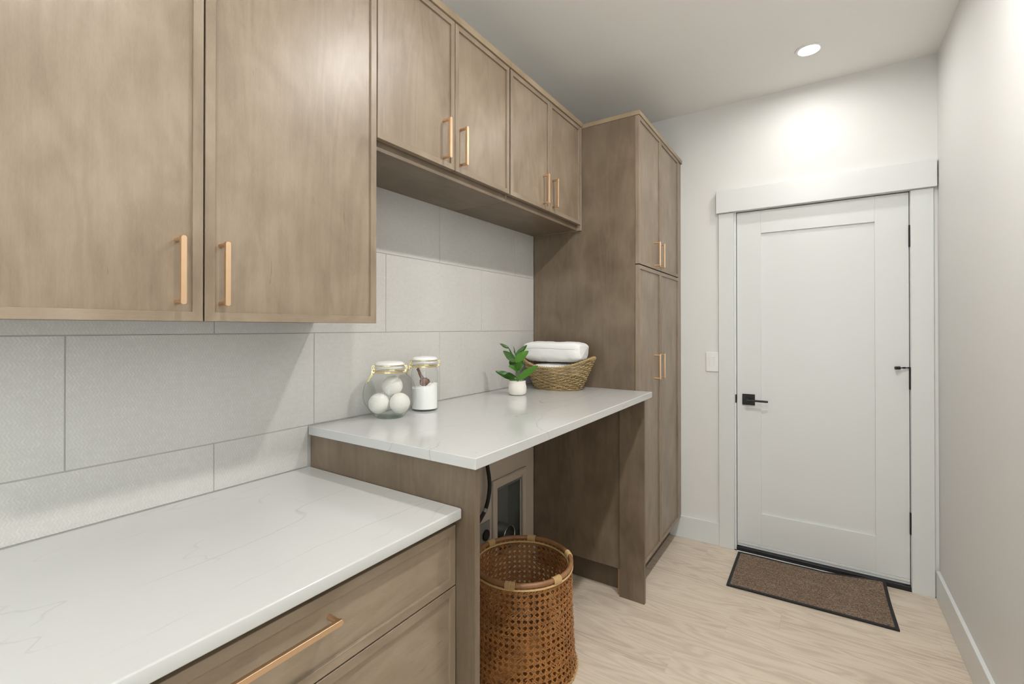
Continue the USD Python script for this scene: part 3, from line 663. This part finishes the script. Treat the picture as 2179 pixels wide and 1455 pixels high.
# scoop
t = holder('scoop', loc=tuple(local(j2, 0, 0, 0)), rotz=YAW, label='brown wooden scoop stuck in the white powder', cat='scoop')
bowl = hull([(-0.014, -0.024, 0.100), (-0.016, -0.006, 0.098), (0.022, -0.006, 0.106), (0.018, -0.030, 0.109), (-0.010, -0.036, 0.104),
             (-0.015, -0.022, 0.116), (-0.013, -0.008, 0.120), (0.006, -0.006, 0.1235), (0.013, -0.026, 0.1225), (0.020, -0.014, 0.117), (-0.004, -0.034, 0.1190), (0.001, -0.031, 0.088)])
obj('bowl', bowl, 'scoop_wood', t)
obj('handle', tube(curve([(-0.004, -0.018, 0.119), (-0.012, -0.016, 0.131), (-0.018, -0.013, 0.143), (-0.021, -0.011, 0.150)], 14), np.interp(np.linspace(0, 1, 13), [0, 0.3, 0.8, 1], [0.0080, 0.0062, 0.0048, 0.0055])[:len(curve([(0, 0, 0), (0, 0, 1), (0, 0, 2), (0, 0, 3)], 14))], 10, flat=1.0), 'scoop_wood', t, smooth=40)
obj('knob', trimesh.creation.icosphere(2, 0.006).apply_translation((-0.0235, -0.010, 0.1545)), 'scoop_wood', t, smooth=True)

# potted plant
PS = 452.0                                           # pixels per metre there, used only to size the leaves from the photograph
pl = (0.1800, 1.8300, JZ)
t = holder('potted_plant', loc=pl, rotz=YAW, label='small green leafy plant in a cream ceramic pot beside the basket', cat='plant')
pot = lathe([(0, 0.0002), (0.030, 0.0002), (0.036, 0.003), (0.0405, 0.010), (0.0428, 0.022), (0.0422, 0.038), (0.0398, 0.0505), (0.0385, 0.0560), (0.0392, 0.0600), (0.0398, 0.0645), (0.0388, 0.0665), (0.0365, 0.0660), (0.0345, 0.058), (0.0355, 0.052), (0, 0.052)], 64)
v = pot.vertices
ang = np.arctan2(v[:, 1], v[:, 0])
pot.vertices[:, :2] *= (1 + 0.006 * np.sin(ang * 9 + v[:, 2] * 60) * ((v[:, 2] > 0.005) & (v[:, 2] < 0.05)))[:, None]
obj('pot', pot, 'pot_glaze', t, smooth=35, label='cream lumpy ceramic pot')
obj('soil', lathe([(0, 0.0565), (0.02, 0.0562), (0.0342, 0.055), (0.0342, 0.0525), (0, 0.0525)], 32), 'soil', t, smooth=30)
def zm(px, py):                                      # zoomed photograph crop -> metres right of and above the pot's base
    return ((1030 + px / 8.38) - 1101.0) / PS, (838.5 - (700 + py / 8.38)) / PS
stem = []
for pts, r in (([(0.0, 0.0, 0.048), (-0.001, 0.0, 0.09), (-0.003, 0.0, 0.13), (-0.004, 0.0, 0.165)], 0.0028),
               ([(0.004, 0.004, 0.048), (0.003, 0.002, 0.085), (0.003, -0.002, 0.11)], 0.0022),
               ([(-0.004, 0.002, 0.15), (-0.010, 0.004, 0.185), (-0.018, 0.006, 0.205)], 0.0014)):
    q = curve(pts, 18)
    stem.append(tube(q, np.linspace(r, r * 0.6, len(q)), 8))
obj('stem', cat(stem), 'stem_green', t, smooth=50)
def leaf(base, tip, width, lean0, lean1, sag, fold, matn, face=(0, -1, 0.35), twist=0.0):
    """A pointed oval leaf from base to tip (photo-crop points, plus how far each lies towards the back)."""
    bx_, bz_ = zm(*base)
    tx_, tz_ = zm(*tip)
    a, b = np.array([bx_, lean0, bz_]), np.array([tx_, lean1, tz_])
    ax = b - a
    Ln = np.linalg.norm(ax)
    ax /= Ln
    nrm = np.array(face, float)
    nrm -= nrm.dot(ax) * ax
    nrm /= np.linalg.norm(nrm)
    side = np.cross(ax, nrm)
    nu, nv = 15, 9
    P = np.zeros((nu, nv, 3))
    wm = width / 8.38 / PS / 2
    for i, u in enumerate(np.linspace(0, 1, nu)):
        wd = wm * (math.sin(PI * min(u * 0.94 + 0.03, 1) ** 0.85) ** 0.75) * (1 - 0.15 * u) if u < 1 else 0.0
        wd = max(wd, 0.0007)
        ctr = a + ax * Ln * u + nrm * (-sag * (u ** 2) + sag * u * 0.9)
        for j, s in enumerate(np.linspace(-1, 1, nv)):
            P[i, j] = ctr + side * wd * s + nrm * (fold * wd * abs(s) + 0.0006 * math.sin(u * 15 + s * 3)) + nrm * twist * s * wd
    up_ = grid(P)
    dn = grid(P - nrm * 0.0006)
    dn.invert()
    m = cat([up_, dn])
    return obj('leaf', m, matn, t, smooth=True)
leaf((592, 890), (205, 740), 165, 0.000, -0.010, -0.010, 0.25, 'leaf_dark', (0.1, -0.8, 0.75))
leaf((612, 890), (955, 638), 150, 0.000, -0.020, 0.012, 0.22, 'leaf_light', (-0.2, -0.9, 0.6))
leaf((598, 730), (440, 640), 150, 0.0, -0.050, 0.0, 0.2, 'leaf_light', (0.3, -0.7, 0.9))
leaf((590, 720), (668, 580), 130, 0.0, -0.030, 0.0, 0.2, 'leaf_light', (0.0, -0.9, 0.6))
leaf((590, 700), (705, 545), 150, 0.01, 0.030, 0.0, 0.15, 'leaf_dark', (0.3, -0.9, 0.4))
leaf((580, 690), (450, 570), 130, 0.01, 0.025, 0.0, 0.15, 'leaf_dark', (-0.2, -0.9, 0.4))
leaf((560, 575), (343, 380), 150, 0.0, -0.008, -0.006, 0.22, 'leaf_dark', (0.2, -0.9, 0.5))
leaf((555, 575), (790, 382), 170, -0.003, -0.012, 0.006, 0.2, 'leaf_light', (-0.2, -0.9, 0.5))
leaf((565, 480), (768, 278), 100, 0.006, 0.014, 0.004, 0.2, 'leaf_dark', (-0.3, -0.9, 0.2))
leaf((440, 335), (283, 252), 80, 0.0, -0.004, -0.008, 0.2, 'leaf_dark', (0.1, -0.7, 0.7))
leaf((555, 560), (425, 300), 34, 0.002, 0.0, -0.004, 0.2, 'leaf_dark', (0.2, -0.9, 0.3))
leaf((562, 480), (528, 300), 22, 0.004, 0.004, 0.0, 0.2, 'leaf_dark', (0.2, -0.9, 0.3))

# seagrass basket and towels
bc = (0.232, 2.135, JZ)
t = holder('wicker_basket', loc=bc, rotz=3.0, label='oval woven seagrass basket holding white towels', cat='basket')
ROWS, NS = 14, 28
def rim_h(th):
    return 0.113 + 0.050 * np.abs(np.cos(th)) ** 2.2
def oval(tt, th):
    a_, b_ = 0.122 + 0.073 * tt ** 0.9, 0.084 + 0.034 * tt ** 0.9
    return a_ * np.cos(th), b_ * np.sin(th)
th = np.linspace(0, 2 * PI, NS * 9, endpoint=False)
rows = []
brng = np.random.RandomState(4)
for k in range(ROWS):
    tt = (k + 0.5) / ROWS
    x_, y_ = oval(tt, th)
    zz = 0.004 + tt * (rim_h(th) - 0.004)
    wob = 0.0034 * np.sin(th * NS / 2 + (k % 2) * PI) + 0.0008 * np.sin(th * 7 + k * 1.7)
    l = np.hypot(x_, y_)
    nx, ny = x_ / l, y_ / l
    tw = np.cumsum(np.full(len(th), 2 * PI / 8.3)) + k
    for ph in (0.0, PI):
        o_ = 0.0019 * np.cos(tw + ph)
        Q = np.stack([x_ + nx * (wob + o_), y_ + ny * (wob + o_), zz + 0.0019 * np.sin(tw + ph) + 0.0008 * np.sin(th * 11 + k * 2.3)], 1)
        seg, s0 = 21, brng.randint(0, 20)
        for q in range(0, len(Q), seg):
            idx = (np.arange(q, q + seg + 2) + s0) % len(Q)
            rows.append(tube(Q[idx], 0.0023 + 0.0007 * brng.rand(), 5, caps=True))
stk = []
for k in range(NS):
    a = 2 * PI * (k + 0.5) / NS
    q = []
    for tt in np.linspace(0, 1, 7):
        x_, y_ = oval(tt, a)
        q.append((x_ * 0.998, y_ * 0.998, 0.003 + tt * (rim_h(a) - 0.003)))
    stk.append(tube(q, 0.0022, 5))
obj('weave', cat(rows + stk), 'seagrass', t, smooth=60, kind='stuff')
x_, y_ = oval(1.0, th)
obj('rim', cat([tube(np.stack([x_ * 1.012, y_ * 1.012, rim_h(th) + 0.002], 1), 0.0045, 8, closed=True),
                tube(np.stack([x_ * 0.975, y_ * 0.975, rim_h(th) + 0.001], 1), 0.0035, 8, closed=True)] +
               [tube(curve([(px * 0.96, py * 0.96, pz - 0.004), (px * 0.985, py * 0.985, pz + 0.0075), (px * 1.03, py * 1.03, pz + 0.004), (px * 1.02, py * 1.02, pz - 0.005)], 8), 0.0018, 5)
                for px, py, pz in [(*oval(1.0, a), rim_h(a)) for a in np.linspace(0, 2 * PI, 90, endpoint=False)]]), 'seagrass', t, smooth=60)
xs, ys = oval(0.0, th)
obj('bottom', trimesh.creation.extrude_polygon(Polygon(np.stack([xs, ys], 1)), 0.004, engine='earcut').apply_translation((0, 0, 0.0005)), 'seagrass', t)

def towel(cx, cy, z0, lx, ly, hz, rotz, lines, seed, name, lb, grp):
    """A folded towel: rounded slab of stacked folds with the fold's bulge at the front."""
    n, m_ = 220, 60
    P = np.zeros((m_, n, 3))
    a = np.linspace(0, 2 * PI, n, endpoint=False)
    e = 0.42
    for i, u in enumerate(np.linspace(-1, 1, m_)):
        end = 1 - abs(u) ** 10 * 0.30
        cy_ = np.sign(np.cos(a)) * np.abs(np.cos(a)) ** e * ly / 2
        cz_ = np.sign(np.sin(a)) * np.abs(np.sin(a)) ** (e * 1.25) * hz / 2
        P[i, :, 0] = u * lx / 2 + 0.004 * np.sin(a * 2)
        P[i, :, 1] = cy_ * end
        P[i, :, 2] = cz_ * end
        fr = (np.cos(a) < -0.2)
        for zc, w_, dp in lines:
            g = np.exp(-((P[i, :, 2] - zc) / w_) ** 2) * dp * fr
            P[i, :, 1] += g
        q = np.stack([P[i, :, 0] * 14, P[i, :, 1] * 14, P[i, :, 2] * 14], 1) + seed
        d = (meshkit.fbm(q, 3, seed) - 0.5) * 0.012
        P[i, :, 2] += d
        P[i, :, 1] += d * 0.6
    # end faces with pleats of the folds
    mesh = grid(np.concatenate([P, P[:, :1]], 1))
    caps = []
    for i, s in ((0, -1), (m_ - 1, 1)):
        rings = [P[i]]
        c_ = P[i].mean(0)
        for k_, q_ in enumerate((0.86, 0.70, 0.55, 0.40, 0.25, 0.10, 0.0005)):
            r_ = c_ + (P[i] - c_) * q_
            r_[:, 0] += s * (0.0035 * (1 - q_) - (0.0032 if k_ % 2 == 0 else 0.0))
            rings.append(r_)
        R_ = np.array(rings)
        g_ = grid(np.concatenate([R_, R_[:, :1]], 1))
        if s > 0:
            g_.invert()
        caps.append(g_)
    mm = cat([mesh] + caps)
    mm.merge_vertices()
    mm.fix_normals()
    mm.apply_transform(trimesh.transformations.rotation_matrix(math.radians(rotz), (0, 0, 1)))
    mm.apply_translation((cx, cy, z0 + hz / 2))
    return obj(name, mm, 'terry', smooth=True, label=lb, cat='towel', group=grp)
towel(0.230, 2.130, JZ + 0.066, 0.222, 0.154, 0.063, 3, [], 3, 'folded_towel', 'white folded towel lying low inside the seagrass basket', 'folded towels in the basket')
towel(0.221, 2.130, JZ + 0.1400, 0.318, 0.152, 0.102, 3, [(-0.002, 0.0011, 0.0035), (0.004, 0.0011, 0.0028), (0.010, 0.0011, 0.0028), (0.016, 0.0011, 0.0035)], 9, 'folded_towel', 'thick white folded towel on top of the seagrass basket', 'folded towels in the basket')

# ------------------------------------------------------------------ appliance bay: vent box, outlet, hose
t = holder('vent_box', label='recessed steel dryer vent box in a painted frame under the raised counter', cat='vent box')
fr = ring4(VY0 - 0.034, VY1 + 0.034, VZ0 - 0.044, VZ1 + 0.048, [(0, -0.001), (0, 0.009), (0.006, 0.012), (0.010, 0.0125), (0.034, 0.011), (0.036, 0.008), (0.036, -0.001)], lambda u, v, h: (h, u, v))
for m in fr:
    obj('frame', m, 'bay_paint', t)
e_ = 0.0006
obj('box', cat([bx(-0.092, -0.089, VY0 + e_, VY1 - e_, VZ0 + e_, VZ1 - e_, 0), bx(-0.089, -0.0005, VY0 + e_, VY0 + 0.002, VZ0 + e_, VZ1 - e_, 0), bx(-0.089, -0.0005, VY1 - 0.002, VY1 - e_, VZ0 + e_, VZ1 - e_, 0),
                bx(-0.089, -0.0005, VY0 + 0.002, VY1 - 0.002, VZ1 - 0.002, VZ1 - e_, 0), bx(-0.089, -0.0005, VY0 + 0.002, VY1 - 0.002, VZ0 + e_, VZ0 + 0.002, 0)]
               + ring4(VY0 + 0.002, VY1 - 0.002, VZ0 + 0.002, VZ1 - 0.002, [(0, -0.0030), (0, 0.0), (0.008, -0.0002), (0.012, -0.003), (0.012, -0.006)], lambda u, v, h: (h - 0.001, u, v))), 'steel', t, smooth=30, label='galvanised steel box')
obj('duct', lathe([(0.050, 0.0), (0.054, 0.0), (0.054, 0.078), (0.0525, 0.080), (0.050, 0.078), (0.050, 0.0)], 40).apply_transform(trimesh.transformations.rotation_matrix(PI / 2, (0, 1, 0))).apply_translation((-0.088, 2.045, 0.258)), 'duct_metal', t, smooth=30, label='round steel duct collar')
t = holder('power_outlet', label='black round dryer outlet on a grey plate beside the vent box', cat='outlet')
obj('plate', bx(-0.0005, 0.006, 1.762, 1.852, 0.300, 0.414, 0.002), 'steel', t)
obj('receptacle', lathe([(0, 0.0), (0.026, 0.0), (0.026, 0.006), (0.023, 0.008), (0.020, 0.005), (0, 0.004)], 32).apply_transform(trimesh.transformations.rotation_matrix(PI / 2, (0, 1, 0))).apply_translation((0.0065, 1.815, 0.350)), 'black_rubber', t, smooth=30)
hp = curve([(0.022, 1.750, 0.995), (0.024, 1.775, 0.80), (0.026, 1.800, 0.70), (0.028, 1.817, 0.60), (0.026, 1.800, 0.51), (0.022, 1.755, 0.455), (0.018, 1.700, 0.420)], 60)
hs = holder('water_hose', label='black rubber hose hanging down the wall of the appliance bay', cat='hose')
obj('tube', tube(hp, 0.0095, 14), 'black_rubber', hs, smooth=50)
obj('clamp', tube([hp[-17] - (hp[-16] - hp[-18]) * 0.6, hp[-17] + (hp[-16] - hp[-18]) * 0.6], 0.0108, 14), 'steel', hs, smooth=40)

# light switch
t = holder('light_switch', label='white rocker light switch beside the door casing', cat='light switch')
obj('plate', bx(0.7590, 0.8345, D - 0.0085, D, 1.0825, 1.2065, 0.0025), 'white_plastic', t)
obj('rocker', hull([(0.7795, D - 0.0065, 1.1110), (0.8125, D - 0.0065, 1.1110), (0.7795, D - 0.0065, 1.1775), (0.8125, D - 0.0065, 1.1775),
                    (0.7805, D - 0.0085, 1.1120), (0.8115, D - 0.0085, 1.1120), (0.7805, D - 0.0115, 1.1765), (0.8115, D - 0.0115, 1.1765)]), 'white_plastic', t)

# ------------------------------------------------------------------ door mat
t = holder('door_mat', label='brown woven door mat with black border, corner curled, before the white door', cat='mat')
c4 = np.array([[0.9475, 2.667], [1.6560, 2.6885], [1.6440, 3.1050], [0.9470, 3.1000]])
def matpt(u, v, dz=0.0):
    p = (1 - u) * (1 - v) * c4[0] + u * (1 - v) * c4[1] + u * v * c4[2] + (1 - u) * v * c4[3]
    lift = 0.032 * max(0, (u - 0.55) / 0.45) ** 1.5 * max(0, (v - 0.35) / 0.65) ** 2 + 0.0015 * math.sin(u * 9) * v
    return (p[0], p[1], 0.0015 + abs(lift) + dz)
def sheet(us, vs, top, thick):
    T = np.array([[matpt(u, v, top) for v in vs] for u in us])
    B = T - np.array([0, 0, thick])
    a, b = grid(T), grid(B)
    n, m_ = T.shape[:2]
    loop = [(i, 0) for i in range(n)] + [(n - 1, j) for j in range(1, m_)] + [(i, m_ - 1) for i in range(n - 2, -1, -1)] + [(0, j) for j in range(m_ - 2, 0, -1)]
    S = np.array([[T[i, j], B[i, j]] for i, j in loop + loop[:1]])
    mm = cat([a, b, grid(S)])
    mm.merge_vertices()
    mm.fix_normals()
    return mm
obj('weave', sheet(np.linspace(0.012, 0.988, 40), np.linspace(0.02, 0.98, 24), 0.0055, 0.005), 'mat_weave', t, smooth=40)
bw, bh = 0.0205, 0.036
bd = [sheet(np.linspace(0, bw, 3), np.linspace(0, 1, 40), 0.0068, 0.0065), sheet(np.linspace(1 - bw, 1, 3), np.linspace(0, 1, 40), 0.0068, 0.0065),
      sheet(np.linspace(bw, 1 - bw, 50), np.linspace(0, bh, 3), 0.0067, 0.0064), sheet(np.linspace(bw, 1 - bw, 50), np.linspace(1 - bh * 0.8, 1, 3), 0.0067, 0.0064)]
obj('border', cat(bd), 'black_rubber', t, smooth=40, label='black cloth border')

# ------------------------------------------------------------------ rattan laundry basket
LB = (0.347, 1.606, 0.0)
t = holder('laundry_basket', loc=LB, label='tall round open-weave cane laundry basket on the floor of the appliance bay', cat='basket')
HB = 0.408
def rad(z):
    q = min(max(z / HB, 0.0), 1.0)
    return 0.1945 + 0.017 * (1 - q) ** 2.2 + 0.004 * math.exp(-((q - 0.03) / 0.05) ** 2)
crng = np.random.RandomState(11)
NC, NR = 56, 18
dz = HB / NR
def onwall(th_, z, off):
    r = np.array([rad(q) for q in np.atleast_1d(z)]) + off
    return np.stack([r * np.cos(th_), r * np.sin(th_), np.atleast_1d(z)], 1)
S = []
def strip(th_, z, off, r, flat):
    p = onwall(th_, z, off)
    ref = p * (1, 1, 0)
    ref = ref / np.linalg.norm(ref, axis=1, keepdims=True)
    S.append(tube(p, r, 4, flat=flat, ref=ref))
for k in range(NC):                                     # pairs of uprights
    for s in (-1, 1):
        th0 = 2 * PI * k / NC + s * 0.0112
        z = np.linspace(0.004, HB, 40)
        jit = 0.004 * (meshkit.noise(np.stack([z * 30, 0 * z + k, 0 * z + s], 1)) - 0.5)
        strip(th0 + jit, z, 0.0042 + 0.0014 * np.sin(z / dz * PI * 2 + s), 0.0021, 0.5)
for j in range(NR + 1):                                  # pairs of hoops, in short lengths
    for s in (-1, 1):
        zz = min(max(j * dz + s * 0.0023, 0.003), HB - 0.001)
        for k in range(0, NC, 4):
            a = np.linspace(2 * PI * k / NC - 0.05, 2 * PI * (k + 4) / NC + 0.05, 26)
            z = zz + 0.0022 * (meshkit.noise(np.stack([a * 12, 0 * a + j, 0 * a + s], 1)) - 0.5)
            strip(a, z, 0.0048 + 0.0020 * np.sin(a * NC + (j % 2) * PI), 0.0022, 0.5)
for k in range(NC):                                      # diagonals through the corners of the cells, both ways
    for s in (-1, 1):
        for seg in range(0, NR, 3):
            q = np.linspace(seg - 0.12, min(seg + 3.25, NR + 0.0), 20)
            q = q[(q >= 0.1) & (q <= NR - 0.02)]
            if len(q) < 4:
                continue
            a = 2 * PI * (k + 0.5 + s * q) / NC + 0.003 * crng.randn()
            lift = 0.0040 + 0.0030 * np.sin(q * 2 * PI + s * 0.8)
            lift[-2:] += 0.003 * crng.rand()
            lift[:2] += 0.003 * crng.rand()
            strip(a, q * dz, lift, 0.0022 + 0.0006 * crng.rand(), 0.5)
for k in range(620):                                     # loose ends of cane that stand off the weave
    th0, z0 = crng.rand() * 2 * PI, crng.rand() * (HB - 0.05) + 0.01
    ln, dr_ = 0.016 + 0.014 * crng.rand(), (1 if crng.rand() < 0.7 else -1)
    q = np.linspace(0, 1, 7)
    strip(th0 + dr_ * ln / 0.2 * q * 0.75, z0 + ln * 0.65 * q * (1 if crng.rand() < 0.5 else -1), 0.006 + 0.005 * q ** 1.5, np.linspace(0.0025, 0.0013, 7), 0.5)
obj('cane_webbing', cat(S), 'cane', t, smooth=60, kind='stuff')
a = np.linspace(0, 2 * PI, 96, endpoint=False)
ringp = lambda r, zz: np.stack([r * np.cos(a), r * np.sin(a), 0 * a + zz], 1)
obj('rim', tube(ringp(0.1985, HB + 0.0065), 0.0090, 14, closed=True), 'rattan_rim', t, smooth=60, label='bent rattan rim')
obj('hoop', cat([tube(ringp(0.2035, HB - 0.009), 0.0042, 8, closed=True), tube(ringp(0.1895, HB - 0.009), 0.0042, 8, closed=True)]), 'binding_cane', t, smooth=60)
for a0 in (-0.30, 0.78, 1.92, 2.9, 4.05, 5.05):
    w = []
    for i in range(9):
        al = a0 + (i - 4) * 0.0205
        c_, u_ = np.array([math.cos(al), math.sin(al), 0]), np.array([0, 0, 1.0])
        ph = np.linspace(0, 2 * PI, 16, endpoint=False)
        w.append(tube(np.array([c_ * (0.1985 + 0.0110 * math.cos(p)) + u_ * (HB + 0.0040 + 0.0135 * math.sin(p)) for p in ph]), 0.0022, 6, closed=True))
    obj('binding', cat(w), 'binding_cane', t, smooth=60)
obj('foot_ring', cat([tube(ringp(rad(0) + 0.002, 0.0062), 0.0058, 8, closed=True)] +
                     [tube([(rad(0) * math.cos(b_) + 0.004 * math.cos(b_), rad(0) * math.sin(b_) + 0.004 * math.sin(b_), 0.003), ((rad(0) + 0.011) * math.cos(b_ + 0.03), (rad(0) + 0.011) * math.sin(b_ + 0.03), 0.017)], 0.003, 5) for b_ in np.linspace(0, 2 * PI, 84, endpoint=False)]), 'binding_cane', t, smooth=60)
obj('base', lathe([(0, 0.006), (rad(0) - 0.004, 0.006), (rad(0) - 0.004, 0.011), (0, 0.011)], 48), 'cane', t)
